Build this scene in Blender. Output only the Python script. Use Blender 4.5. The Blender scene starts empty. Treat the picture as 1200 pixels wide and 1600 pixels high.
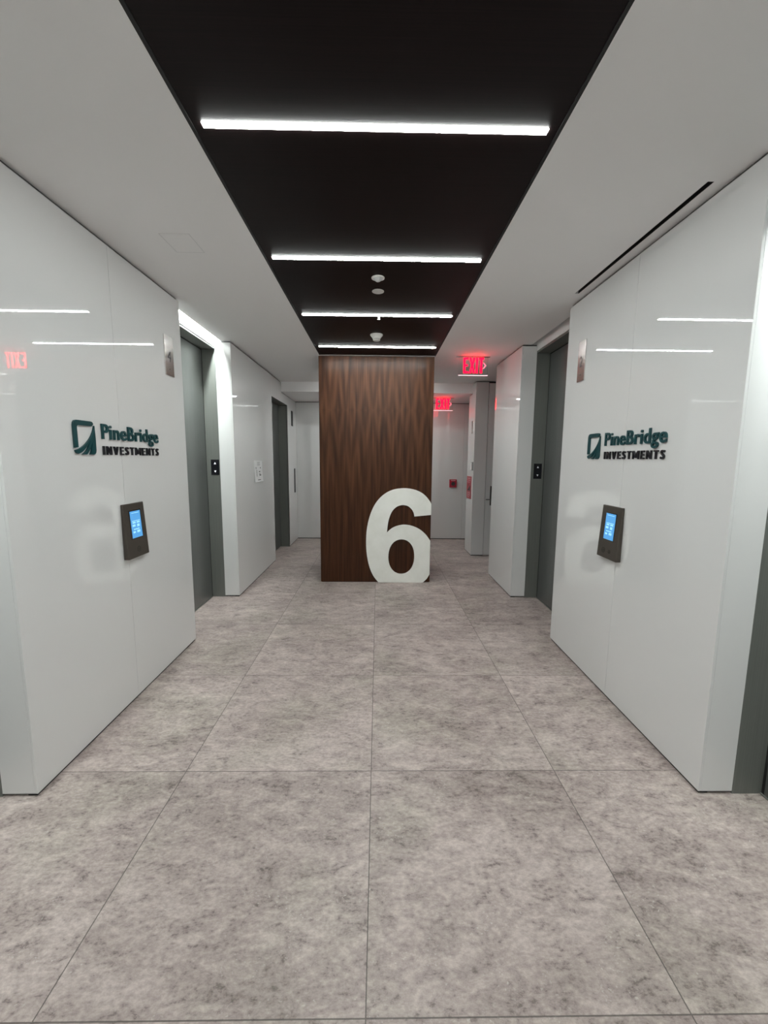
import bpy, math, random
from mathutils import Matrix, Vector
from mathutils.geometry import tessellate_polygon
random.seed(6)
S = bpy.context.scene
COL = S.collection

# ------------------------------------------------------------------ camera
PITCH, YAW, ROLL, FPX = 0.1279, 0.0152, 0.0081, 643.24
fw = Vector((math.sin(YAW)*math.cos(PITCH), math.cos(YAW)*math.cos(PITCH), -math.sin(PITCH)))
rt = Vector((math.cos(YAW), -math.sin(YAW), 0))
up = rt.cross(fw)
r2 = rt*math.cos(ROLL) + up*math.sin(ROLL)
u2 = -rt*math.sin(ROLL) + up*math.cos(ROLL)
cd = bpy.data.cameras.new('camera'); cam = bpy.data.objects.new('camera', cd); COL.objects.link(cam)
m = Matrix((r2, u2, -fw)).transposed().to_4x4(); m.translation = (0, 0, 1.5)
cam.matrix_world = m
cd.sensor_fit = 'HORIZONTAL'; cd.sensor_width = 36; cd.lens = FPX/1200*36; cd.clip_start = 0.02
S.camera = cam

# ------------------------------------------------------------------ world, exposure, light strengths
w = bpy.data.worlds.new('world'); S.world = w; w.use_nodes = True
w.node_tree.nodes['Background'].inputs[0].default_value = (0, 0, 0, 1)
S.view_settings.view_transform = 'Standard'; S.view_settings.look = 'None'
S.view_settings.gamma = 1; S.view_settings.use_curve_mapping = False
S.view_settings.exposure = 0.12
STRIP = 104.0          # linear ceiling lights
SLOT = 400.0           # slot lights over the lit elevator recesses
RED = 8.0             # exit letters

# ------------------------------------------------------------------ measures
H = 2.67; H2 = 2.52; STEP = 6.547
XL, XR = -1.50, 1.464
SL, SR = -0.678, 0.650
L_OP = (3.275, 4.36); N_OP = (0.60, 1.674); R_OP = (3.30, 4.36)
L_P = (5.955, 6.955); R3, R4, R5 = 5.274, 6.33, 6.774
END = 7.675; BACK = -3.5
CY = 4.907; CX0, CX1 = -0.690, 0.641
XO = 2.6

# ------------------------------------------------------------------ materials
def srgb(r, g, b):
    f = lambda c: c/12.92 if c <= .04045 else ((c+.055)/1.055)**2.4
    return (f(r/255), f(g/255), f(b/255), 1)

def mat(name, col, rough=.5, metal=0, coat=0, emis=None, es=0, spec=.5):
    M = bpy.data.materials.new(name); M.use_nodes = True
    b = M.node_tree.nodes['Principled BSDF']
    b.inputs['Base Color'].default_value = col
    b.inputs['Roughness'].default_value = rough
    b.inputs['Metallic'].default_value = metal
    b.inputs['Specular IOR Level'].default_value = spec
    if coat:
        b.inputs['Coat Weight'].default_value = coat; b.inputs['Coat Roughness'].default_value = .02
    if emis:
        b.inputs['Emission Color'].default_value = emis; b.inputs['Emission Strength'].default_value = es
    return M

class NT:
    def __init__(s, M): s.t = M.node_tree; s.b = s.t.nodes['Principled BSDF']
    def n(s, typ, **kw):
        o = s.t.nodes.new(typ)
        for k, v in kw.items(): setattr(o, k, v)
        return o
    def l(s, a, b): s.t.links.new(a, b)
    def put(s, inp, v):
        if hasattr(v, 'is_output') or isinstance(v, bpy.types.NodeSocket): s.l(v, inp)
        else: inp.default_value = v
    def math(s, op, a, b=0, c=None):
        o = s.n('ShaderNodeMath', operation=op); s.put(o.inputs[0], a); s.put(o.inputs[1], b)
        if c is not None: s.put(o.inputs[2], c)
        return o.outputs[0]
    def pos(s): return s.n('ShaderNodeTexCoord').outputs['Object']
    def mapping(s, v, sc, loc=(0, 0, 0), rot=(0, 0, 0)):
        o = s.n('ShaderNodeMapping'); s.l(v, o.inputs[0]); o.inputs['Scale'].default_value = sc
        s.put(o.inputs['Location'], loc); o.inputs['Rotation'].default_value = rot
        return o.outputs[0]
    def noise(s, v, sc, det=4, rough=.5, dist=0):
        o = s.n('ShaderNodeTexNoise'); s.l(v, o.inputs['Vector']); o.inputs['Scale'].default_value = sc
        o.inputs['Detail'].default_value = det; o.inputs['Roughness'].default_value = rough
        o.inputs['Distortion'].default_value = dist
        return o.outputs['Fac']
    def ramp(s, v, stops):
        o = s.n('ShaderNodeValToRGB'); s.l(v, o.inputs[0]); e = o.color_ramp.elements
        while len(e) < len(stops): e.new(.5)
        for el, (p, c) in zip(e, stops): el.position = p; el.color = c
        return o.outputs[0]
    def mix(s, f, a, b, mode='MIX'):
        o = s.n('ShaderNodeMix', data_type='RGBA', blend_type=mode)
        s.put(o.inputs[0], f); s.put(o.inputs[6], a); s.put(o.inputs[7], b)
        return o.outputs[2]
    def bump(s, h, strength, dist=.01):
        o = s.n('ShaderNodeBump'); s.l(h, o.inputs['Height']); o.inputs['Strength'].default_value = strength
        o.inputs['Distance'].default_value = dist; s.l(o.outputs[0], s.b.inputs['Normal'])

# white back-painted glass wall panel
M_PANEL = mat('white_glass', (.70, .705, .70, 1), .5, coat=1, spec=.0)
M_PANEL.node_tree.nodes['Principled BSDF'].inputs['Coat IOR'].default_value = 1.9
M_PANEL.node_tree.nodes['Principled BSDF'].inputs['Coat Roughness'].default_value = .0
# matt white plaster
M_WHITE = mat('white_plaster', (.90, .90, .90, 1), .75)
_ = NT(M_WHITE); _.bump(_.noise(_.pos(), 260, 2), .12, .002)
M_CORE = mat('recess_shade_grey', (.10, .10, .10, 1), .8)  # darkened so the reveal above the panels carries its shadow in the colour
M_GROOVE = mat('panel_groove', (.66, .66, .66, 1), .8)
M_DARK = mat('dark_reveal', (.012, .012, .012, 1), .7)
M_BLACK = mat('black_glass', (.006, .006, .009, 1), .12)
M_TRIM = mat('grey_trim', (.30, .30, .30, 1), .5)
M_RED = mat('red_plastic', srgb(165, 20, 45), .35)
M_PALE = mat('pale_print', (.6, .35, .38, 1), .5)
M_PAPER = mat('paper', (.85, .85, .85, 1), .7)
M_INK = mat('ink', (.03, .03, .03, 1), .6)
M_DEV = mat('white_plastic', (.62, .61, .59, 1), .4)
M_GREEN = mat('dark_teal_letter', srgb(8, 62, 66), .35)
M_NAVY = mat('black_letter', srgb(12, 14, 22), .35)
M_SIX = mat('white_laminate', (.9, .9, .86, 1), .4)
_ = NT(M_SIX); _.l(_.ramp(_.noise(_.pos(), 7, 5, .6), [(.3, (.82, .83, .77, 1)), (.6, (.88, .89, .84, 1))]), _.b.inputs['Base Color'])
M_LEVER = mat('chrome', (.75, .75, .75, 1), .2, 1)
M_STRIP = mat('led_strip', (1, 1, 1, 1), .5, emis=(.955, 1, .975, 1), es=STRIP)
M_STRIPADDED = mat('led_strip_added', (1, 1, 1, 1), .5, emis=(.955, 1, .975, 1), es=STRIP*.62)  # weaker glow for the two added strips behind the column
M_SLOT = mat('led_slot', (1, 1, 1, 1), .5, emis=(.93, 1, .97, 1), es=SLOT)
M_EXIT = mat('exit_red', (.5, .0, .02, 1), .4, emis=(1, .0, .010, 1), es=RED)
M_EDGE = mat('exit_edge', (.9, .8, .8, 1), .4, emis=(1, .55, .6, 1), es=1.6)
M_RIM = mat('exit_rim', (.9, .5, .5, 1), .4, emis=(1, .12, .2, 1), es=1.6)
M_LED = mat('button_light', (1, 1, 1, 1), .4, emis=(.9, .95, 1, 1), es=.9)
M_LEDDIM = mat('button_light_dim', (.5, .5, .5, 1), .4, emis=(.9, .95, 1, 1), es=.15)
M_SCREEN = mat('screen_blue', (.02, .05, .1, 1), .2, emis=srgb(88, 168, 232), es=.85)
M_SCRTX = mat('screen_text', (.1, .2, .3, 1), .3, emis=srgb(150, 215, 255), es=.95)
M_TERM = mat('terminal_bronze', srgb(84, 78, 72), .4, .5)
M_TERMD = mat('terminal_mark', srgb(45, 42, 36), .5)
M_ACR = mat('clear_acrylic', (.95, .95, .95, 1), .03)
NT(M_ACR).b.inputs['Transmission Weight'].default_value = 1
NT(M_ACR).b.inputs['IOR'].default_value = 1.15

def brushed(name, col, rough, metal, amt=.12, sc=(400, 400, 2)):
    M = mat(name, col, rough, metal); _ = NT(M)
    n = _.noise(_.mapping(_.pos(), sc), 1, 3)
    lo = tuple(c*(1-amt) for c in col[:3])+(1,); hi = tuple(min(1, c*(1+amt)) for c in col[:3])+(1,)
    _.l(_.ramp(n, [(.35, lo), (.65, hi)]), _.b.inputs['Base Color'])
    return M
M_METAL = brushed('grey_painted_metal', (.175, .185, .17, 1), .42, .35, .08)
M_DOOR = brushed('brushed_elevator_door', (.21, .22, .215, 1), .33, .75, .10)
M_STEEL = brushed('brushed_steel', (.62, .60, .58, 1), .2, 1, .12)

# dark brown ceiling panel with a faint grain
M_BROWN = mat('dark_brown_veneer', (.012, .007, .007, 1), .5, spec=.15)
_ = NT(M_BROWN)
n = _.noise(_.mapping(_.pos(), (2, 220, 1)), 1, 4)
_.l(_.ramp(n, [(.3, (.004, .0016, .0016, 1)), (.7, (.009, .004, .004, 1))]), _.b.inputs['Base Color'])

# book-matched walnut veneer with cathedral grain
M_WALNUT = mat('walnut_veneer', (.08, .04, .02, 1), .34, spec=.2)
_ = NT(M_WALNUT)
P = _.pos(); sep = _.n('ShaderNodeSeparateXYZ'); _.l(P, sep.inputs[0])
big = _.noise(_.mapping(P, (3, 3, .8)), 1, 2)
xs = _.math('ADD', sep.outputs[0], 0.69 + .0945 + .315*10)
leaf = _.math('PINGPONG', xs, .1575)
vx = _.math('ABSOLUTE', _.math('SUBTRACT', leaf, .0945))
dz = _.math('ABSOLUTE', _.math('SUBTRACT', sep.outputs[2], 2.06))
wob = _.math('MULTIPLY', _.math('SUBTRACT', _.noise(_.mapping(P, (18, 18, 2.2)), 1, 3), .5), .9)
g = _.math('ADD', _.math('SUBTRACT', _.math('MULTIPLY', vx, 24), _.math('MULTIPLY', _.math('POWER', dz, .8), 3.2)), wob)
band = _.math('SINE', _.math('MULTIPLY', g, 2.9))
band = _.math('MULTIPLY_ADD', band, .5, .5)
fine = _.noise(_.mapping(P, (330, 330, 5)), 1, 3, .6)
mid = _.noise(_.mapping(P, (34, 34, .9)), 1, 4, .55)
fade = _.math('SUBTRACT', .26, _.math('MULTIPLY', dz, .13))
t_ = _.math('ADD', _.math('MULTIPLY', band, fade), _.math('MULTIPLY', mid, .85))
t_ = _.math('ADD', t_, _.math('MULTIPLY', _.math('SUBTRACT', fine, .5), .35))
c_ = _.ramp(t_, [(.22, srgb(32, 15, 7)), (.45, srgb(61, 34, 18)), (.75, srgb(86, 54, 33)), (.95, srgb(102, 68, 45))])
_.l(c_, _.b.inputs['Base Color'])

# stone-look floor tiles
T0, TX, TY = 0.8907, -0.0243, 0.929
M_FLOOR = mat('stone_tile', (.3, .29, .28, 1), .36, spec=.45)
_ = NT(M_FLOOR); P = _.pos(); sep = _.n('ShaderNodeSeparateXYZ'); _.l(P, sep.inputs[0])
tx = _.math('DIVIDE', _.math('SUBTRACT', sep.outputs[0], TX), T0)
ty = _.math('DIVIDE', _.math('SUBTRACT', sep.outputs[1], TY), T0)
cell = _.n('ShaderNodeCombineXYZ'); _.l(_.math('FLOOR', tx), cell.inputs[0]); _.l(_.math('FLOOR', ty), cell.inputs[1])
wn = _.n('ShaderNodeTexWhiteNoise', noise_dimensions='3D'); _.l(cell.outputs[0], wn.inputs['Vector'])
off = _.n('ShaderNodeVectorMath', operation='MULTIPLY_ADD')
_.l(wn.outputs['Color'], off.inputs[0]); off.inputs[1].default_value = (37, 41, 13); _.l(P, off.inputs[2])
V = off.outputs[0]
cloud = _.noise(_.mapping(V, (1.6, 2.6, 1)), 1, 5, .6, .5)
mot = _.noise(_.mapping(V, (9, 17, 1)), 1, 6, .68, .6)
grain = _.noise(_.mapping(V, (46, 70, 1)), 1, 6, .75)
spk = _.noise(_.mapping(V, (90, 100, 1)), 1, 3, .6)
v = _.math('ADD', _.math('MULTIPLY', cloud, .30), _.math('MULTIPLY', mot, .44))
v = _.math('ADD', v, _.math('MULTIPLY', grain, .44))
c1 = _.ramp(v, [(.42, srgb(106, 94, 91)), (.53, srgb(150, 137, 133)), (.61, srgb(172, 159, 154)), (.74, srgb(204, 192, 186))])
# green-grey clouds here and there
tint = _.noise(_.mapping(V, (2.2, 1.7, 1), (5, 3, 0)), 1, 3)
c1 = _.mix(_.ramp(tint, [(.5, (0, 0, 0, 1)), (.68, (.55, .55, .55, 1))]), c1, _.mix(1.0, c1, srgb(240, 247, 238), 'MULTIPLY'))
# dark pits
pit = _.ramp(_.math('ADD', _.math('MULTIPLY', grain, .55), _.math('MULTIPLY', mot, .45)), [(.36, (1, 1, 1, 1)), (.445, (0, 0, 0, 1))])
c1 = _.mix(_.math('MULTIPLY', pit, .62), c1, srgb(90, 82, 79))
# pale flecks and scuffs
fl = _.ramp(spk, [(.61, (0, 0, 0, 1)), (.70, (1, 1, 1, 1))])
patch = _.ramp(_.noise(_.mapping(V, (6, 9, 1), (2, 8, 0)), 1, 3), [(.48, (0, 0, 0, 1)), (.62, (1, 1, 1, 1))])
c1 = _.mix(_.math('MULTIPLY', _.math('MULTIPLY', fl, patch), .8), c1, srgb(200, 194, 188))
# tile to tile variation
tv = _.math('MULTIPLY_ADD', wn.outputs['Value'], .10, .95)
tvc = _.n('ShaderNodeCombineXYZ'); [_.l(tv, tvc.inputs[i]) for i in range(3)]
c1 = _.mix(1.0, c1, tvc.outputs[0], 'MULTIPLY')
# joints
def joint(t):
    f = _.math('FRACT', t); d = _.math('MINIMUM', f, _.math('SUBTRACT', 1.0, f))
    return _.math('LESS_THAN', d, .0021)
j = _.math('MAXIMUM', joint(tx), joint(ty))
c1 = _.mix(_.math('MULTIPLY', j, .75), c1, srgb(62, 57, 55))
_.l(c1, _.b.inputs['Base Color'])
_.l(_.ramp(mot, [(.3, (.42, .42, .42, 1)), (.7, (.58, .58, .58, 1))]), _.b.inputs['Roughness'])
_.bump(_.math('ADD', grain, _.math('MULTIPLY', j, -1.0)), .06, .003)

# ------------------------------------------------------------------ mesh helpers
class MB:
    def __init__(s): s.v = []; s.f = []
    def box(s, x0, x1, y0, y1, z0, z1):
        x0, x1 = min(x0, x1), max(x0, x1); y0, y1 = min(y0, y1), max(y0, y1); z0, z1 = min(z0, z1), max(z0, z1)
        i = len(s.v)
        s.v += [(x, y, z) for z in (z0, z1) for y in (y0, y1) for x in (x0, x1)]
        s.f += [tuple(i+k for k in q) for q in ((0, 2, 3, 1), (4, 5, 7, 6), (0, 1, 5, 4), (2, 6, 7, 3), (0, 4, 6, 2), (1, 3, 7, 5))]
        return s
    def prism(s, loops, fn, d0, d1):
        """loops of 2-D points (first outer, the rest holes), extruded from d0 to d1; fn(u, v, d) gives the 3-D point"""
        i = len(s.v); pts = [p for L in loops for p in L]; n = len(pts)
        s.v += [fn(u, v, d0) for u, v in pts] + [fn(u, v, d1) for u, v in pts]
        for t in tessellate_polygon([[Vector((u, v, 0)) for u, v in L] for L in loops]):
            s.f.append((i+t[0], i+t[1], i+t[2])); s.f.append((i+n+t[2], i+n+t[1], i+n+t[0]))
        k = 0
        for L in loops:
            for a in range(len(L)):
                b = (a+1) % len(L); s.f.append((i+k+a, i+k+b, i+n+k+b, i+n+k+a))
            k += len(L)
        return s
    def lathe(s, prof, cx, cy, seg=40):
        """profile of (radius, z) from top to bottom about a vertical axis"""
        i = len(s.v)
        for r, z in prof:
            for a in range(seg):
                t = 2*math.pi*a/seg; s.v.append((cx+r*math.cos(t), cy+r*math.sin(t), z))
        for k in range(len(prof)-1):
            for a in range(seg):
                b = (a+1) % seg
                s.f.append((i+k*seg+a, i+k*seg+b, i+(k+1)*seg+b, i+(k+1)*seg+a))
        s.f.append(tuple(i+a for a in range(seg))); s.f.append(tuple(i+(len(prof)-1)*seg+a for a in reversed(range(seg))))
        return s
    def build(s, name, M, parent=None, bevel=0, smooth=False):
        me = bpy.data.meshes.new(name); me.from_pydata(s.v, [], s.f); me.update()
        import bmesh
        bm = bmesh.new(); bm.from_mesh(me); bmesh.ops.recalc_face_normals(bm, faces=bm.faces); bm.to_mesh(me); bm.free()
        me.materials.append(M)
        if smooth:
            for p in me.polygons: p.use_smooth = True
            me.set_sharp_from_angle(angle=math.radians(35))
        o = bpy.data.objects.new(name, me); COL.objects.link(o)
        if parent:
            o.parent = parent; o.matrix_parent_inverse = Matrix.Translation(-parent.location)
        if bevel:
            b = o.modifiers.new('bevel', 'BEVEL'); b.width = bevel; b.segments = 2; b.limit_method = 'ANGLE'
        return o

def tag(o, label, cat, group=None):
    o['label'] = label; o['category'] = cat
    if group: o['group'] = group
    return o
def thing(name, label, cat, loc, group=None):
    o = bpy.data.objects.new(name, None); COL.objects.link(o); o.location = loc; o.empty_display_size = .05
    return tag(o, label, cat, group)
def struct(o):
    o['kind'] = 'structure'; return o
def sroot(name, loc):
    o = bpy.data.objects.new(name, None); COL.objects.link(o); o.location = loc
    return struct(o)

def text_islands(body, bold, spacing=1.0):
    """the built-in font as flat 2-D loops? -> extruded meshes, one list of (verts, faces) per letter, in text units"""
    cu = bpy.data.curves.new('t', 'FONT'); cu.body = body; cu.size = 1; cu.extrude = .5; cu.offset = bold
    cu.space_character = spacing; cu.resolution_u = 6
    o = bpy.data.objects.new('t', cu); COL.objects.link(o); bpy.context.view_layer.update()
    dg = bpy.context.evaluated_depsgraph_get(); me = bpy.data.meshes.new_from_object(o.evaluated_get(dg))
    V = [v.co.copy() for v in me.vertices]; F = [tuple(p.vertices) for p in me.polygons]
    bpy.data.objects.remove(o); bpy.data.curves.remove(cu); bpy.data.meshes.remove(me)
    par = list(range(len(V)))
    def find(a):
        while par[a] != a: par[a] = par[par[a]]; a = par[a]
        return a
    for f in F:
        for k in f[1:]: par[find(k)] = find(f[0])
    comp = {}
    for i in range(len(V)): comp.setdefault(find(i), []).append(i)
    gs = []
    for c in comp.values():
        if len(c) < 3: continue
        a, b = min(V[i].x for i in c), max(V[i].x for i in c)
        gs.append([a, b, set(c)])
    gs.sort(key=lambda g: g[0]); out = []
    for g in gs:
        if out:
            p = out[-1]; ov = min(p[1], g[1]) - max(p[0], g[0])
            if ov > .6*min(p[1]-p[0], g[1]-g[0]):
                p[0] = min(p[0], g[0]); p[1] = max(p[1], g[1]); p[2] |= g[2]; continue
        out.append(g)
    res = []
    for a, b, c in out:
        idx = sorted(c); mp = {k: n for n, k in enumerate(idx)}
        res.append(([V[k] for k in idx], [tuple(mp[q] for q in f) for f in F if f[0] in c]))
    return res

def place_text(body, name, M, parent, fn, u0, u1, v0, v1, d0, d1, bold=0, spacing=1.0, ref='all', one=False):
    """fit the text's box (its caps, if ref is 'cap') to u0..u1, v0..v1 and extrude between d0 and d1"""
    isl = text_islands(body, bold, spacing)
    xs = [v.x for V, F in isl for v in V]; a, b = min(xs), max(xs)
    ys = [v.y for v in isl[0][0]] if ref == 'cap' else [v.y for V, F in isl for v in V]
    c, d = min(ys), max(ys)
    mb = MB()
    for V, F in isl:
        if not one: mb = MB()
        i = len(mb.v)
        mb.v += [fn(u0+(v.x-a)/(b-a)*(u1-u0), v0+(v.y-c)/(d-c)*(v1-v0), d0 if v.z < 0 else d1) for v in V]
        mb.f += [tuple(i+k for k in f) for f in F]
        if not one: mb.build(name, M, parent)
    if one: return mb.build(name, M, parent)

def crom(pts, closed=True, n=6):
    out = []; N = len(pts)
    for i in range(N if closed else N-1):
        p = [pts[(i+k) % N] if closed else pts[max(0, min(N-1, i+k))] for k in (-1, 0, 1, 2)]
        for j in range(n):
            t = j/n
            out.append(tuple(.5*(2*p[1][q]+(p[2][q]-p[0][q])*t+(2*p[0][q]-5*p[1][q]+4*p[2][q]-p[3][q])*t*t+(3*p[1][q]-p[0][q]-3*p[2][q]+p[3][q])*t**3) for q in (0, 1)))
    if not closed: out.append(tuple(pts[-1]))
    return out

# ================================================================== SETTING
def cells(xb, yb, holes, z0, z1):
    """a slab with rectangular holes, as boxes between the breaks"""
    mb = MB()
    for i in range(len(xb)-1):
        for j in range(len(yb)-1):
            cx, cy = (xb[i]+xb[i+1])/2, (yb[j]+yb[j+1])/2
            if any(h[0] < cx < h[1] and h[2] < cy < h[3] for h in holes): continue
            mb.box(xb[i], xb[i+1], yb[j], yb[j+1], z0, z1)
    return mb

struct(MB().box(-2.3, XO+.1, BACK-.1, END+.1, -.08, 0).build('floor', M_FLOOR))

DX0, DX1, DY0, DY1 = 1.382, 1.410, 1.878, 3.063
EC = CY-.018
holes = [(SL, SR, BACK, EC), (DX0, DX1, DY0, DY1)]
for a, b in (N_OP, L_OP):
    holes.append((XL-.155, XL-.10, a-.02, b+.02))
for a, b in (N_OP, R_OP):
    holes.append((XR+.10, XR+.155, a-.02, b+.02))
xb = sorted({-2.3, XL-.155, XL-.10, SL, SR, DX0, DX1, XR+.10, XR+.155, XO+.1})
yb = sorted({BACK-.1, BACK, N_OP[0]-.02, N_OP[1]+.02, L_OP[0]-.02, L_OP[1]+.02, R_OP[0]-.02, R_OP[1]+.02, EC, DY0, DY1, STEP})
ceil = cells(xb, yb, holes, H, H+.10)
ceil.box(-2.3, XO+.1, STEP, END+.1, H2, H2+.25)
ceil.box(-2.3, XO+.1, BACK-.1, END+.1, H+.16, H+.22)           # slab over the slots and the panel void
ceil.box(SL-.02, SL-.0, BACK, EC, H+.10, H+.16).box(SR, SR+.02, BACK, EC, H+.10, H+.16)
struct(ceil.build('ceiling', M_WHITE))

def panel_run(mb, core, dark, X, s, segs, top, joints=(), depth=.155):
    """glass panels along a side wall (face at X, wall body beyond it on side s)"""
    for y0, y1 in segs:
        js = [y0]+[j for j in joints if y0 < j < y1]+[y1]
        for a, b in zip(js[:-1], js[1:]):
            mb.box(X, X+s*.012, a+(.001 if a in joints else 0), b-(.001 if b in joints else 0), .014, top-.016)
            dark.box(X+s*.008, X+s*.05, max(y0+.008, a), min(y1-.008, b), 0, .02)
        mb.box(X+s*.0125, X+s*depth, y0, y0+.012, .014, top-.016)         # end caps
        mb.box(X+s*.0125, X+s*depth, y1-.012, y1, .014, top-.016)
        core.box(X+s*.013, X+s*depth, y0+.013, y1-.013, .0, top)

def side_wall(side, X, s, segs, joints, extra=None):
    r = sroot('wall_'+side, (X, 3, 0))
    mb, core, dark = MB(), MB(), MB()
    for (y0, y1, top) in segs: panel_run(mb, core, dark, X, s, [(y0, y1)], top, joints)
    if extra: extra(mb, core, dark)
    mb.build('glass_panel', M_PANEL, r, bevel=.001); core.build('wall_core', M_CORE, r); dark.build('plinth', M_DARK, r)
    return r

def left_extra(mb, core, dark):
    # far run: full wall, portal for the far elevator, step down of the ceiling
    mb.box(XL, XL-.012, L_OP[1], L_P[0], .014, H-.016)
    mb.box(XL, XL-.012, L_P[0], STEP, 2.365, H-.016).box(XL, XL-.012, STEP, L_P[1], 2.365, H2-.012)
    mb.box(XL, XL-.012, L_P[1], END, .014, H2-.012)
    mb.box(XL-.0125, XL-.155, L_OP[1], L_OP[1]+.012, .014, H-.016)
    core.box(XL-.013, XL-.155, L_OP[1]+.013, L_P[0]-.02, 0, H).box(XL-.013, XL-.155, L_P[0]-.02, L_P[1]+.02, 2.39, H+.1).box(XL-.013, XL-.155, L_P[1]+.02, END, 0, H2)
    dark.box(XL-.008, XL-.05, L_OP[1]+.008, L_P[0]-.001, 0, .02).box(XL-.008, XL-.05, L_P[1]+.001, END, 0, .02)
    core.box(-2.2, -2.3, BACK, END, 0, H)  # unseen closure added behind the doors to keep light from leaking
side_wall('left', XL, -1, [(BACK, N_OP[0], H), (N_OP[1], L_OP[0], H)], (-2.1, -.75, 2.452), left_extra)

def right_extra(mb, core, dark):
    # block between the service door and the far corner
    mb.box(XR, XR+.012, R4, STEP, .014, H-.016).box(XR, XR+.012, STEP, R5, .014, H2-.012)
    mb.box(XR+.0125, 1.655, R4, R4+.012, .014, H-.016)
    core.box(XR+.013, 1.655, R4+.013, R5-.013, 0, H2).box(1.655, XO, R4+.06, R5-.013, 0, H2).box(XR+.013, XO, R4+.06, STEP, H2, H)
    mb.box(XR+.0125, XO, R5-.012, R5, .014, H2-.012)
    dark.box(XR+.008, 1.655, R4+.008, R4+.05, 0, .02).box(XR+.008, XR+.05, R4+.05, R5-.008, 0, .02)
    # back of the run beside the service door, and the outer wall
    core.box(XR+.155, XO, R3-.05, R3, 0, H)
    core.box(XO, XO+.1, BACK, END, 0, H)
side_wall('right', XR, 1, [(BACK, N_OP[0], H), (N_OP[1], R_OP[0], H), (R_OP[1], R3, H)], (-2.1, -.75, 2.455), right_extra)

r = sroot('wall_far', (0, END, 0))
mb = MB()
for a, b in ((XL, -.9), (-.9, .35), (.35, 1.58), (1.58, XO)):
    mb.box(a+(.001 if a > XL else 0), b-.001, END, END+.012, .014, H2-.012)
mb.build('glass_panel', M_PANEL, r, bevel=.001)
MB().box(-2.3, XO+.1, END+.013, END+.1, 0, H2).build('wall_core', M_CORE, r)
MB().box(XL, XO, END+.005, END+.0125, 0, .02).build('plinth', M_DARK, r)
r = sroot('wall_back', (0, BACK, 0))
MB().box(-2.3, XO+.1, BACK-.1, BACK, 0, H+.1).build('wall_panel', M_WHITE, r)

# grey bead where the brown panel stops at the walnut column, dark channels on its long sides
struct(MB().box(SL, SR, EC-.006, EC+.0, H-.001, H+.05).build('trim_1', M_TRIM))
struct(MB().box(SL, SL+.012, BACK, EC-.006, H+.0004, H+.10).build('trim_2', M_DARK))
struct(MB().box(SR-.012, SR, BACK, EC-.006, H+.0004, H+.10).build('trim_3', M_DARK))

# ------------------------------------------------------------------ elevator entrances
HD = 2.61
def elevator(n, X, s, y0, y1):
    r = sroot('door_%d' % n, (X+s*.22, (y0+y1)/2, 0))
    MB().box(X+s*.154, X+s*.30, y0-.05, y1+.05, HD, H+.16).build('header', M_WHITE, r)
    for a, b in ((y0-.05, y0), (y1, y1+.05)):
        MB().box(X+s*.156, X+s*.34, a, b, 0, HD).build('jamb', M_METAL, r, bevel=.0015)
    MB().box(X+s*.158, X+s*.34, y0, y1, HD-.022, HD-.001).build('door_head', M_METAL, r)
    ym = (y0+y1)/2
    for a, b in ((y0+.014, ym-.002), (ym+.002, y1-.014)):
        MB().box(X+s*.290, X+s*.325, a, b, .010, HD-.034).build('door_panel', M_DOOR, r, bevel=.002)
    MB().box(X+s*.292, X+s*.33, y0, y0+.0135, .006, HD-.022).box(X+s*.292, X+s*.33, y1-.0135, y1, .006, HD-.022).box(X+s*.292, X+s*.33, y0+.0135, y1-.0135, HD-.0335, HD-.022).build('door_gap', M_DARK, r)  # dark strips painting the shade in the gaps around the door panels
    MB().box(X+s*.285, X+s*.34, y0, y1, 0, .006).build('sill', M_METAL, r)
    MB().box(X+s*.341, X+s*.36, y0-.05, y1+.05, 0, HD).build('shaft_lining', M_DARK, r)
elevator(1, XL, -1, *L_OP)
elevator(2, XR, 1, *R_OP)
elevator(4, XL, -1, *N_OP)
elevator(5, XR, 1, *N_OP)

# far elevator: metal-lined portal cut into the glass wall
r = sroot('door_3', (XL-.1, sum(L_P)/2, 0))
MB().box(XL-.0005, XL-.17, L_P[1], L_P[1]+.019, 0, 2.365).build('jamb', M_METAL, r)
MB().box(XL-.0125, XL-.17, L_P[0]-.019, L_P[0], 0, 2.365).build('jamb', M_METAL, r)
MB().box(XL-.0125, XL-.17, L_P[0]-.019, L_P[1]+.019, 2.365, 2.388).build('door_head', M_METAL, r)
ym = sum(L_P)/2
for a, b in ((L_P[0]+.006, ym-.002), (ym+.002, L_P[1]-.006)):
    MB().box(XL-.152, XL-.17, a, b, .01, 2.357).build('door_panel', M_DOOR, r)
MB().box(XL-.175, XL-.2, L_P[0]-.05, L_P[1]+.05, 0, 2.4).build('shaft_lining', M_DARK, r)

# service door facing down the hall, behind the right-hand wall
r = sroot('door_6', (2.05, R4, 0))
MB().box(1.662, 2.52, R4+.004, R4+.045, .012, H-.03).build('door_leaf', M_PANEL, r, bevel=.002)
MB().box(1.655, XO, R4+.046, R4+.06, 0, H).build('door_frame', M_DARK, r)
MB().box(2.524, XO, R4+.0, R4+.045, 0, H).build('jamb', M_WHITE, r)
pl = MB().box(1.735, 1.785, R4-.004, R4+.004, .80, 1.10).build('lock_plate', M_TERMD, r, bevel=.001)
lv = MB().box(1.752, 1.768, R4-.05, R4-.004, .888, .904).box(1.655, 1.768, R4-.062, R4-.048, .888, .904).build('door_lever', M_LEVER, r, bevel=.004)
lv['label'] = 'chrome lever'

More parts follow.
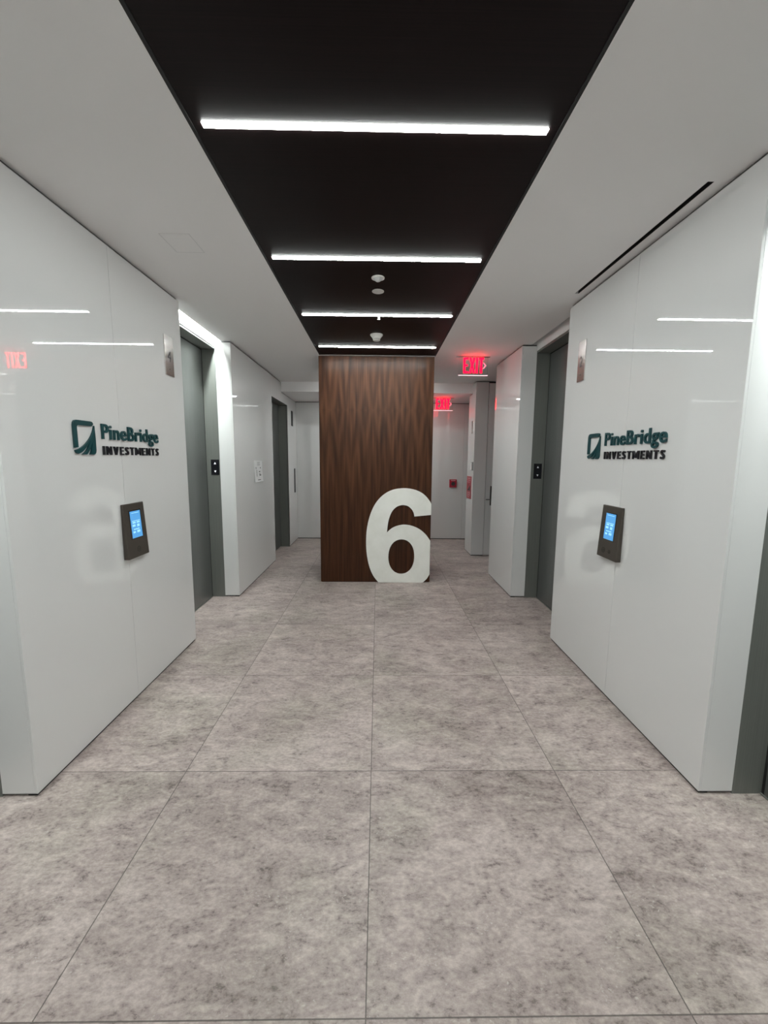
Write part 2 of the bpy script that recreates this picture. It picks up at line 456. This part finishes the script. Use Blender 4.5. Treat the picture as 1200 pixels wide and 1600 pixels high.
# ================================================================== WALNUT COLUMN AND NUMBER
o = MB().box(CX0, CX1, CY, CY+1.0, .006, H-.004).build('column', M_WALNUT, bevel=.001)
tag(o, 'tall walnut veneered column standing in the middle of the hall behind the big white six', 'column')
MB().box(CX0+.01, CX1-.01, CY+.01, CY+.99, 0, .006).build('plinth', M_DARK, o)

def zx(x, y):       # drawing units of the numeral's template (right, down) to metres on the column face
    return ((x-462)/(958-462)*(.636+.139)-.139, (848-y)/(848-113)*(1.157-.002)+.002)
outer = crom([(965, 315), (965, 245), (935, 192), (888, 148), (822, 121), (745, 113), (662, 126), (590, 166), (532, 232), (492, 320), (468, 425), (462, 540), (470, 640), (490, 728), (520, 796), (560, 848)], False, 5)
outer += crom([(905, 848), (938, 815), (958, 780)], False, 4)
outer += crom([(958, 515), (920, 465), (870, 425), (812, 401), (750, 393), (692, 405), (652, 427), (622, 455)], False, 5)
outer += crom([(622, 455), (632, 370), (655, 300), (690, 258), (735, 241), (780, 248), (812, 275), (828, 306), (832, 328)], False, 5)[1:]
outer = [(min(x, 965), y) for x, y in outer]
hole = []
for k in range(56):
    t = 2*math.pi*k/56; c, s_ = math.cos(t), math.sin(t)
    hole.append((736+101*math.copysign(abs(c)**.92, c), 643+137*math.copysign(abs(s_)**.92, s_)))
oc = [zx(x, y) for x, y in outer]; hc = [zx(x, y) for x, y in hole]
oc = [(min(u, CX1-.001), v) for u, v in oc]
o = MB().prism([oc, hc], lambda u, v, d: (u, d, v), CY-.024, CY-.001).build('number_sign', M_SIX, bevel=.001)
tag(o, 'big white numeral six standing on the floor against the walnut column', 'number')

# ================================================================== BROWN CEILING PANEL AND ITS LIGHTS
strips = [-2.235, -1.268, -.301, .666, 1.633, 2.607, 3.568, 4.535]
SX0, SX1, SW = -.630, .601, .0125
PX0, PX1 = SL+.014, SR-.014
hl = [(SX0-.001, SX1+.001, y-SW-.0006, y+SW+.0006) for y in strips]
yb = sorted({BACK, EC-.007} | {h[2] for h in hl} | {h[3] for h in hl})
o = cells([PX0, SX0-.001, SX1+.001, PX1], yb, hl, H+.003, H+.06).build('ceiling_panel', M_BROWN)
tag(o, 'long dark brown panel set into the white ceiling with light strips across it', 'ceiling panel')
order = ['third strip light back over the floor behind the viewer', 'second strip light back over the floor behind the viewer', 'strip light just behind the viewer',
         'strip light overhead, above the top of the picture', 'nearest and longest-looking bright strip light across the brown ceiling panel',
         'bright strip light across the brown panel just before the pair of white discs', 'bright strip light across the brown panel between the discs and the cup-shaped detector',
         'farthest strip light, across the brown panel right before the walnut column']
for y, zc, lb in ((6.16, H, 'added strip light brightening the far end, unseen behind the walnut column, the one under the higher ceiling'), (7.05, H2, 'added strip light brightening the far end, unseen behind the walnut column, the one before the end wall')):  # two unseen strips added to brighten the far end of the hall
    t = thing('strip_light', lb, 'strip light', (0, y, zc))
    MB().box(SX0, SX1, y-.018, y+.018, zc-.012, zc-.004).build('diffuser', M_STRIPADDED, t)
    MB().box(SX0-.003, SX1+.003, y-.022, y+.022, zc-.004, zc-.0005).build('housing', M_TRIM, t)
order[0] = 'strip light farthest behind the viewer on the brown ceiling panel'
order[1] = 'strip light halfway along the brown ceiling panel behind the viewer'
for y, lb in zip(strips, order):
    t = thing('strip_light', lb, 'strip light', ((SX0+SX1)/2, y, H), 'strip lights across the brown ceiling panel')
    MB().box(SX0, SX1, y-SW, y+SW, H-.0005, H+.008).build('diffuser', M_STRIP, t)
    MB().box(SX0, SX1, y-SW, y+SW, H+.010, H+.05).build('housing', M_TRIM, t)

# slot lights over three of the elevator entrances
def slot_light(X, s, y0, y1, label):
    t = thing('slot_light', label, 'slot light', (X+s*.1275, (y0+y1)/2, H+.1), 'slot lights over the elevator entrances')
    MB().box(X+s*.101, X+s*.125, y0+.0, y1-.0, H+.075, H+.085).build('diffuser', M_SLOT, t)
    MB().box(X+s*.101, X+s*.135, y0+.0, y1-.0, H+.086, H+.11).build('housing', M_TRIM, t)
slot_light(XL, -1, *L_OP, 'glowing slot light in the ceiling over the entrance beside the number four plate')
slot_light(XL, -1, *N_OP, 'slot light over the elevator entrance nearest the viewer on the left')
slot_light(XR, 1, *N_OP, 'slot light over the elevator entrance nearest the viewer on the right')
t = thing('slot_light', 'unlit slot light in the ceiling over the entrance beside the number two plate', 'slot light', (XR+.1275, sum(R_OP)/2, H+.05), 'slot lights over the elevator entrances')
MB().box(XR+.103, XR+.128, R_OP[0], R_OP[1], H+.02, H+.03).build('diffuser', M_DEV, t)
MB().box(XR+.103, XR+.135, R_OP[0], R_OP[1], H+.031, H+.09).build('housing', M_TRIM, t)

# ------------------------------------------------------------------ ceiling devices
ZP = H+.003
t = thing('smoke_detector', 'white cup-shaped detector under the brown panel between the two farthest strip lights', 'smoke detector', (-.022, 4.10, ZP), 'smoke detectors')
def detector(t, cx, cy):
    MB().lathe([(.060, ZP), (.060, ZP-.008), (.052, ZP-.016), (.038, ZP-.034), (.036, ZP-.040)], cx, cy).build('base', M_DEV, t, smooth=True)
    MB().lathe([(.030, ZP-.040), (.030, ZP-.0445)], cx, cy).build('sensor_slot', M_DARK, t)
    MB().lathe([(.034, ZP-.0445), (.034, ZP-.052), (.028, ZP-.057), (.012, ZP-.059)], cx, cy).build('cap', M_DEV, t, smooth=True)
detector(t, -.022, 4.10)
t = thing('smoke_detector', 'white detector cut off by the top edge, under the brown panel before the nearest strip', 'smoke detector', (-.014, 1.125, ZP), 'smoke detectors')
detector(t, -.014, 1.125)
t = thing('ceiling_sensor', 'small white domed disc, the first of two discs between strip lights', 'sensor', (-.008, 2.86, ZP))
MB().lathe([(.043, ZP), (.043, ZP-.004), (.036, ZP-.007)], -.008, 2.86).build('base', M_DEV, t, smooth=True)
MB().lathe([(.032, ZP-.007), (.022, ZP-.016), (.010, ZP-.024), (.004, ZP-.026)], -.008, 2.86).build('lens', M_TRIM, t, smooth=True)
o = MB().lathe([(.042, ZP), (.042, ZP-.003), (.038, ZP-.005)], -.008, 3.078).build('cover_plate', M_DEV, smooth=True)
tag(o, 'flat white disc, the plain one behind the domed disc on the brown panel', 'cover plate')
t = thing('sprinkler', 'tiny white sprinkler head touching the strip light behind the two discs', 'sprinkler', (-.001, 3.615, ZP))
MB().lathe([(.012, ZP), (.012, ZP-.004), (.006, ZP-.006), (.006, ZP-.016)], -.001, 3.615, 20).build('body', M_DEV, t, smooth=True)
MB().lathe([(.012, ZP-.016), (.010, ZP-.020)], -.001, 3.615, 20).build('deflector', M_DEV, t)

t = thing('slot_diffuser', 'long narrow black air slot in the white ceiling above the right wall', 'air vent', ((DX0+DX1)/2, (DY0+DY1)/2, H))
MB().box(DX0, DX1, DY0, DY1, H+.04, H+.06).build('back', M_DARK, t)
MB().box(DX0, DX0+.003, DY0, DY1, H+.001, H+.04).box(DX1-.003, DX1, DY0, DY1, H+.001, H+.04).build('frame', M_DARK, t)
o = MB()
ax0, ax1, ay0, ay1 = -1.165, -1.005, 2.355, 2.555
for q in ((ax0, ax1, ay0, ay0+.002), (ax0, ax1, ay1-.002, ay1), (ax0, ax0+.002, ay0, ay1), (ax1-.002, ax1, ay0, ay1)):
    o.box(*q, H-.0006, H)
t = thing('access_panel', 'faint small access panel in the white ceiling over the left wall', 'access panel', ((ax0+ax1)/2, (ay0+ay1)/2, H))
o.build('frame', M_GROOVE, t); MB().box(ax0+.003, ax1-.003, ay0+.003, ay1-.003, H-.0008, H).build('lid', M_WHITE, t)

# ================================================================== EXIT SIGNS
def poly(mb, pts, fn, d0, d1): mb.prism([pts], fn, d0, d1)
def exit_sign(x0, y, zt, label):
    W, Hh = .335, .205
    t = thing('exit_sign', label, 'exit sign', (x0+W/2, y, zt), 'red exit signs')
    MB().box(x0-.028, x0+W+.022, y-.022, y+.022, zt-.006, zt-.0005).build('mounting_plate', M_STEEL, t)
    MB().box(x0, x0+W, y-.004, y+.004, zt-Hh, zt-.006).build('acrylic_panel', M_ACR, t)
    MB().box(x0, x0+W, y-.0045, y+.0045, zt-Hh-.006, zt-Hh-.0005).build('lit_edge', M_EDGE, t)
    fn = lambda u, v, d: (x0+.055+u, d, zt-Hh+.020+v)
    hh, k = .172, .021
    L = {
        'E': [[(0, 0), (.056, 0), (.056, k), (.022, k), (.022, hh/2-.010), (.048, hh/2-.010), (.048, hh/2+.010), (.022, hh/2+.010), (.022, hh-k), (.056, hh-k), (.056, hh), (0, hh)]],
        'X': [[(0, 0), (.024, 0), (.034, hh*.33), (.044, 0), (.068, 0), (.046, hh/2), (.068, hh), (.044, hh), (.034, hh*.67), (.024, hh), (0, hh), (.022, hh/2)]],
        'I': [[(0, 0), (.023, 0), (.023, hh), (0, hh)]],
        'T': [[(.018, 0), (.041, 0), (.041, hh-k), (.059, hh-k), (.059, hh), (0, hh), (0, hh-k), (.018, hh-k)]]}
    for ch, du in (('E', 0), ('X', .066), ('I', .143), ('T', .174)):
        pts = [(u+du, v) for u, v in L[ch][0]]
        MB().prism([pts], fn, y-.0075, y-.0045).build('letter', M_EXIT, t)
    c = [(.222, .050), (.234, .050), (.262, .084), (.234, .118), (.222, .118), (.246, .084)]
    a = MB().prism([c], fn, y-.0075, y-.0045).build('arrow', M_RIM, t); a['label'] = 'pale pink chevron pointing right'
exit_sign(.915, 4.88, H, 'glowing red exit sign hanging from the higher ceiling, nearer of the two')
exit_sign(.905, 7.03, H2, 'glowing red exit sign near the end wall, partly hidden by the walnut column')

# ================================================================== WALL SIGNS AND DEVICES
def wall_fn(X, s, y0, dirn, z0):       # reading direction dirn along Y; d is the distance out of the wall
    return lambda u, v, d: (X-s*d, y0+dirn*u, z0+v)

K = .0076          # stroke of the small capitals
CAPS = {
    'I': (.011, [[(0, 0), (.0105, 0), (.0105, .047), (0, .047)]]),
    'N': (.042, [[(0, 0), (K, 0), (K, .030), (.0325, 0), (.042, 0), (.042, .047), (.0344, .047), (.0344, .017), (.0095, .047), (0, .047)]]),
    'V': (.042, [[(.0155, 0), (.0265, 0), (.042, .047), (.0315, .047), (.021, .0135), (.0105, .047), (0, .047)]]),
    'E': (.030, [[(0, 0), (.030, 0), (.030, .0085), (K, .0085), (K, .0195), (.027, .0195), (.027, .0275), (K, .0275), (K, .0385), (.030, .0385), (.030, .047), (0, .047)]]),
    'T': (.034, [[(.012, 0), (.022, 0), (.022, .0385), (.034, .0385), (.034, .047), (0, .047), (0, .0385), (.012, .0385)]]),
    'M': (.056, [[(0, 0), (K, 0), (K, .030), (.0245, .006), (.0315, .006), (.0484, .030), (.0484, 0), (.056, 0), (.056, .047), (.0465, .047), (.028, .0215), (.0095, .047), (0, .047)]]),
    'S': (.032, None)}
def ribbon(pts, hw):
    L, R_ = [], []
    for i, p in enumerate(pts):
        a, b = pts[max(0, i-1)], pts[min(len(pts)-1, i+1)]
        dx, dy = b[0]-a[0], b[1]-a[1]; n = math.hypot(dx, dy) or 1
        L.append((p[0]-dy/n*hw, p[1]+dx/n*hw)); R_.append((p[0]+dy/n*hw, p[1]-dx/n*hw))
    return L+R_[::-1]
def caps_word(word, fn, u0, u1, hh, parent):
    tot = sum(CAPS[c][0] for c in word); gap = (u1-u0-tot)/(len(word)-1); u = u0
    for c in word:
        wd, loops = CAPS[c]
        if c == 'S':
            sp = crom([(.029, .038), (.024, .0415), (.016, .0428), (.0085, .040), (.006, .034), (.009, .0285), (.016, .0240), (.0235, .0190), (.0265, .013), (.0235, .0068), (.016, .0042), (.008, .0055), (.002, .0095)], False, 3)
            loops = [ribbon(sp, .0045)]
        MB().prism([[(a+u, b) for a, b in loops[0]]], fn, .001, .010).build('letter', M_NAVY, parent)
        u += wd+gap

def company_sign(X, s, y0, dirn, label):
    fn = wall_fn(X, s, y0, dirn, 1.511)
    t = thing('company_sign', label, 'sign', (X, y0+dirn*.39, 1.6), 'dimensional letter signs')
    k, kx = .170, .155
    br = crom([(.82, 1.0), (.18, 1.0), (.06, .965), (.0, .86)], False, 4)[:]
    bracket = [(.0, .19), (.16, .205), (.155, .80), (.175, .84), (.22, .855), (.845, .855), (.935, .93), (.89, .985), (.82, 1.0), (.16, 1.0), (.07, .975), (.02, .92), (0, .84)]
    e = MB().prism([[(u*kx, v*k) for u, v in bracket]], fn, .001, .010).build('emblem_bracket', M_GREEN, t)
    feather = crom([(.985, .88), (.90, .70), (.77, .53), (.60, .38), (.40, .255), (.20, .17), (.02, .125)], False, 3)
    feather += [(.03, .08), (.07, .04), (.13, .015)]
    feather += crom([(.13, .015), (.30, .065), (.47, .17), (.61, .29), (.74, .42)], False, 3)[1:]
    feather += crom([(.74, .42), (.655, .27), (.52, .12), (.33, 0)], False, 3)[1:]
    feather += [(.53, 0)]
    feather += crom([(.53, 0), (.65, .11), (.75, .25), (.825, .39)], False, 3)[1:]
    feather += crom([(.825, .39), (.80, .24), (.755, .10), (.69, 0)], False, 3)[1:]
    feather += [(.85, 0), (.92, .015), (.975, .06), (1, .14), (1, .5)]
    MB().prism([[(u*kx, v*k) for u, v in feather]], fn, .001, .010).build('emblem_feather', M_GREEN, t)
    place_text('PineBridge', 'letter', M_GREEN, t, fn, .212, .785, .084, .166, .001, .010, bold=.012, spacing=1.08, ref='cap')
    caps_word('INVESTMENTS', fn, .215, .780, .047, t)
    return t
company_sign(XL, -1, 2.070, 1, 'teal and black company letters and emblem on the left wall')
company_sign(XR, 1, 2.875, -1, 'teal and black company letters and emblem on the right wall')

def number_plate(X, s, y0, dirn, wd, z0, z1, ch, label, M=None):
    t = thing('number_plate', label, 'number plate', (X, y0+dirn*wd/2, (z0+z1)/2), 'steel elevator number plates')
    fn = wall_fn(X, s, y0, dirn, z0); hh = z1-z0
    MB().prism([[(0, 0), (wd, 0), (wd, hh), (0, hh)]], fn, .0005, .008).build('plate', M or M_STEEL, t, bevel=.001)
    if ch:
        place_text(ch, 'digit', M_INK, t, fn, wd*.30, wd*.68, hh*.36, hh*.62, .0081, .0092, bold=.0, one=True)
        mb = MB()
        for (bu, bv) in ((.46, .155), (.46, .17), (.50, .17)):
            mb.prism([[(wd*bu+.003*math.cos(a*math.pi/4), hh*bv+.003*math.sin(a*math.pi/4)) for a in range(8)]], fn, .0081, .0092)
        mb.build('braille', M_TERMD, t)
number_plate(XL, -1, 3.013, 1, .120, 2.078, 2.352, '4', 'brushed steel number four plate high on the left wall')
number_plate(XR, 1, 3.105, -1, .104, 2.068, 2.350, '2', 'brushed steel number two plate high on the right wall')
number_plate(XL, -1, 7.250, 1, .110, 2.055, 2.310, '', 'narrow steel plate coloured dark for its reflection, high on the far left wall beyond the dark far entrance', M_DARK)  # steel plate; the dark colour stands in for what it reflects
number_plate(XR, 1, 6.520, -1, .100, 1.905, 2.095, '', 'small steel plate above the red notice on the far right wall')

def terminal(X, s, y0, dirn, marks, label):
    wd, z0, z1 = .212, .893, 1.222; hh = z1-z0
    t = thing('elevator_terminal', label, 'elevator keypad', (X, y0+dirn*wd/2, z0+hh/2), 'wedge-shaped elevator call terminals')
    D = lambda v: .034-(.034-.014)*v/hh                    # thicker at its foot
    fn = lambda u, v, d: (X-s*(D(v)+d), y0+dirn*u, z0+v)
    mb = MB(); c = [(0, 0), (wd, 0), (wd, hh), (0, hh)]
    mb.v = [(X-s*.0008, y0+dirn*u, z0+v) for u, v in c]+[fn(u, v, 0) for u, v in c]
    mb.f = [(0, 1, 2, 3), (4, 5, 6, 7)]+[(i, (i+1) % 4, (i+1) % 4+4, i+4) for i in range(4)]
    mb.build('housing', M_TERM, t, bevel=.003)
    u0, u1, v0, v1 = .055, .160, .120, .282
    rect = lambda a, b, c, d: [(a, c), (b, c), (b, d), (a, d)]
    MB().prism([rect(u0-.008, u1+.008, v0-.006, v1+.006)], fn, .0003, .0012).build('bezel', M_BLACK, t)
    sc = MB().prism([rect(u0, u1, v0, v1)], fn, .0014, .0020).build('screen', M_SCREEN, t); sc['label'] = 'lit blue screen'
    for i, (a, b, c, d) in enumerate(((.12, .88, .62, .645), (.15, .45, .54, .60), (.55, .85, .54, .60), (.12, .40, .42, .50), (.56, .80, .40, .50), (.2, .75, .30, .34), (.5, .8, .18, .27), (.12, .35, .18, .25), (.15, .85, .92, .94))):
        uu0, uu1 = u0+a*(u1-u0), u0+b*(u1-u0); vv0, vv1 = v0+c*(v1-v0), v0+d*(v1-v0)
        MB().prism([rect(uu0, uu1, vv0, vv1)], fn, .0021, .0024).build('screen_text', M_SCRTX, sc)
    for (cu, r_) in marks:
        ring = [(cu+r_*math.cos(a*math.pi/12), .048+r_*math.sin(a*math.pi/12)) for a in range(24)]
        inn = [(cu+r_*.72*math.cos(a*math.pi/12), .048+r_*.72*math.sin(a*math.pi/12)) for a in range(24)]
        MB().prism([ring, inn], fn, .0003, .0012).prism([rect(cu-.004, cu+.004, .040, .056)], fn, .0003, .0012).build('button', M_TERMD, t)
terminal(XL, -1, 2.402, 1, [(.106, .018)], 'bronze wedge-shaped elevator keypad with blue screen on the left wall')
terminal(XR, 1, 2.612, -1, [(.070, .018), (.135, .013)], 'bronze wedge-shaped elevator keypad with blue screen on the right wall')

def call_plate(xc, y, zc, M, label):
    t = thing('call_button_plate', label, 'call buttons', (xc, y, zc), 'black call button plates on the door jambs')
    MB().box(xc-.042, xc+.042, y-.005, y-.0005, zc-.080, zc+.080).build('plate', M_BLACK, t, bevel=.001)
    for dz, sg in ((.042, 1), (-.042, -1)):
        z = zc+dz; MB().prism([[(xc-.010, z-sg*.008), (xc+.010, z-sg*.008), (xc, z+sg*.012)]], lambda u, v, d: (u, d, v), y-.0065, y-.0052).build('button', M, t)
call_plate(-1.704, L_OP[1], 1.400, M_LED, 'black two-button plate on the grey jamb of the left elevator')
call_plate(1.690, R_OP[1], 1.385, M_LEDDIM, 'black two-button plate on the grey jamb of the right elevator')

# paper notice with pictograms, its foot lifting off the wall
t = thing('paper_notice', 'white paper notice with small black print on the left wall', 'notice', (XL, 5.2, 1.34))
y0, wd, z0, hh = 5.03, .35, 1.205, .265
mb = MB(); n = 8
for k in range(n+1):
    v = k/n; d = .002+.010*(1-v)**3
    mb.v += [(XL+d, y0, z0+v*hh), (XL+d, y0+wd, z0+v*hh), (XL+d-.001, y0, z0+v*hh), (XL+d-.001, y0+wd, z0+v*hh)]
for k in range(n):
    a, b = 4*k, 4*k+4
    mb.f += [(a, a+1, b+1, b), (a+2, b+2, b+3, a+3), (a, b, b+2, a+2), (a+1, a+3, b+3, b+1)]
mb.f += [(0, 2, 3, 1), (4*n, 4*n+1, 4*n+3, 4*n+2)]
mb.build('sheet', M_PAPER, t)
fnp = lambda u, v, d: (XL+.0022+.010*(1-v/hh)**3+d, y0+u, z0+v)
mk = MB()
for i in range(4):
    mk.prism([[(.12, .245-.013*i-.003), (.12+.13-.02*(i % 2), .245-.013*i-.003), (.12+.13-.02*(i % 2), .245-.013*i), (.12, .245-.013*i)]], fnp, .0002, .0008)
for i in range(4):
    c = (.095, .140-.021*i)
    mk.prism([[(c[0]+.011*math.cos(a*math.pi/4), c[1]+.0085*math.sin(a*math.pi/4)) for a in range(8)]], fnp, .0002, .0008)
for (u, v, a, b) in ((.05, .175, .05, .005), (.24, .165, .03, .014), (.19, .12, .05, .012), (.19, .095, .06, .006), (.20, .075, .07, .014), (.12, .02, .12, .008), (.06, .16, .03, .006)):
    mk.prism([[(u, v), (u+a, v), (u+a, v+b), (u, v+b)]], fnp, .0002, .0008)
mk.build('print', M_INK, t)

# far left: narrow dark plate
o = MB().box(XL+.001, XL+.010, 7.42, 7.47, .89, 1.32).build('door_pull', M_DARK, bevel=.001)
tag(o, 'narrow vertical dark metal pull on the far left wall', 'door pull')

# far right: switch plate, red notice, red pull station
t = thing('card_reader', 'small white card reader above the red notice on the far right wall', 'card reader', (XR, 6.40, 1.40))
MB().box(XR-.022, XR-.0005, 6.352, 6.44, 1.335, 1.465).build('housing', M_TRIM, t, bevel=.003)
MB().box(XR-.026, XR-.0225, 6.358, 6.434, 1.345, 1.455).build('cover', M_PAPER, t)
t = thing('fire_notice', 'red fire safety notice on the far right wall', 'notice', (XR, 6.59, 1.06))
MB().box(XR-.006, XR-.0005, 6.44, 6.74, .885, 1.238).build('plate', M_RED, t)
fnr = wall_fn(XR, 1, 6.74, -1, .885)
mk = MB()
for i, (u, v, a) in enumerate(((.04, .315, .22), (.04, .285, .22), (.04, .255, .18), (.04, .085, .22), (.04, .055, .22), (.04, .025, .16))):
    MB().prism([[(u, v), (u+a, v), (u+a, v+.010), (u, v+.010)]], fnr, .0062, .0068).build('print_line', M_PALE, t)
mk = MB()
mk.prism([[(.06, .125), (.24, .125), (.24, .205), (.195, .205), (.195, .18), (.15, .18), (.15, .155), (.105, .155), (.105, .14), (.06, .14)]], fnr, .0062, .0068)
mk.prism([[(.11+.012*math.cos(a*math.pi/5), .215+.012*math.sin(a*math.pi/5)) for a in range(10)]], fnr, .0062, .0068)
mk.build('stair_symbol', M_INK, t)
t = thing('fire_alarm_station', 'small square red alarm box on the white end wall', 'fire alarm', (1.395, END, 1.06))
MB().box(1.33, 1.465, END-.03, END-.0005, .985, 1.135).build('housing', M_RED, t, bevel=.004)
MB().prism([[(1.398+.036*math.cos(a*math.pi/12), 1.055+.036*math.sin(a*math.pi/12)) for a in range(24)]], lambda u, v, d: (u, d, v), END-.038, END-.0305).build('dial', M_INK, t)
MB().box(1.355, 1.44, END-.036, END-.0305, 1.108, 1.122).build('label_strip', M_PALE, t)
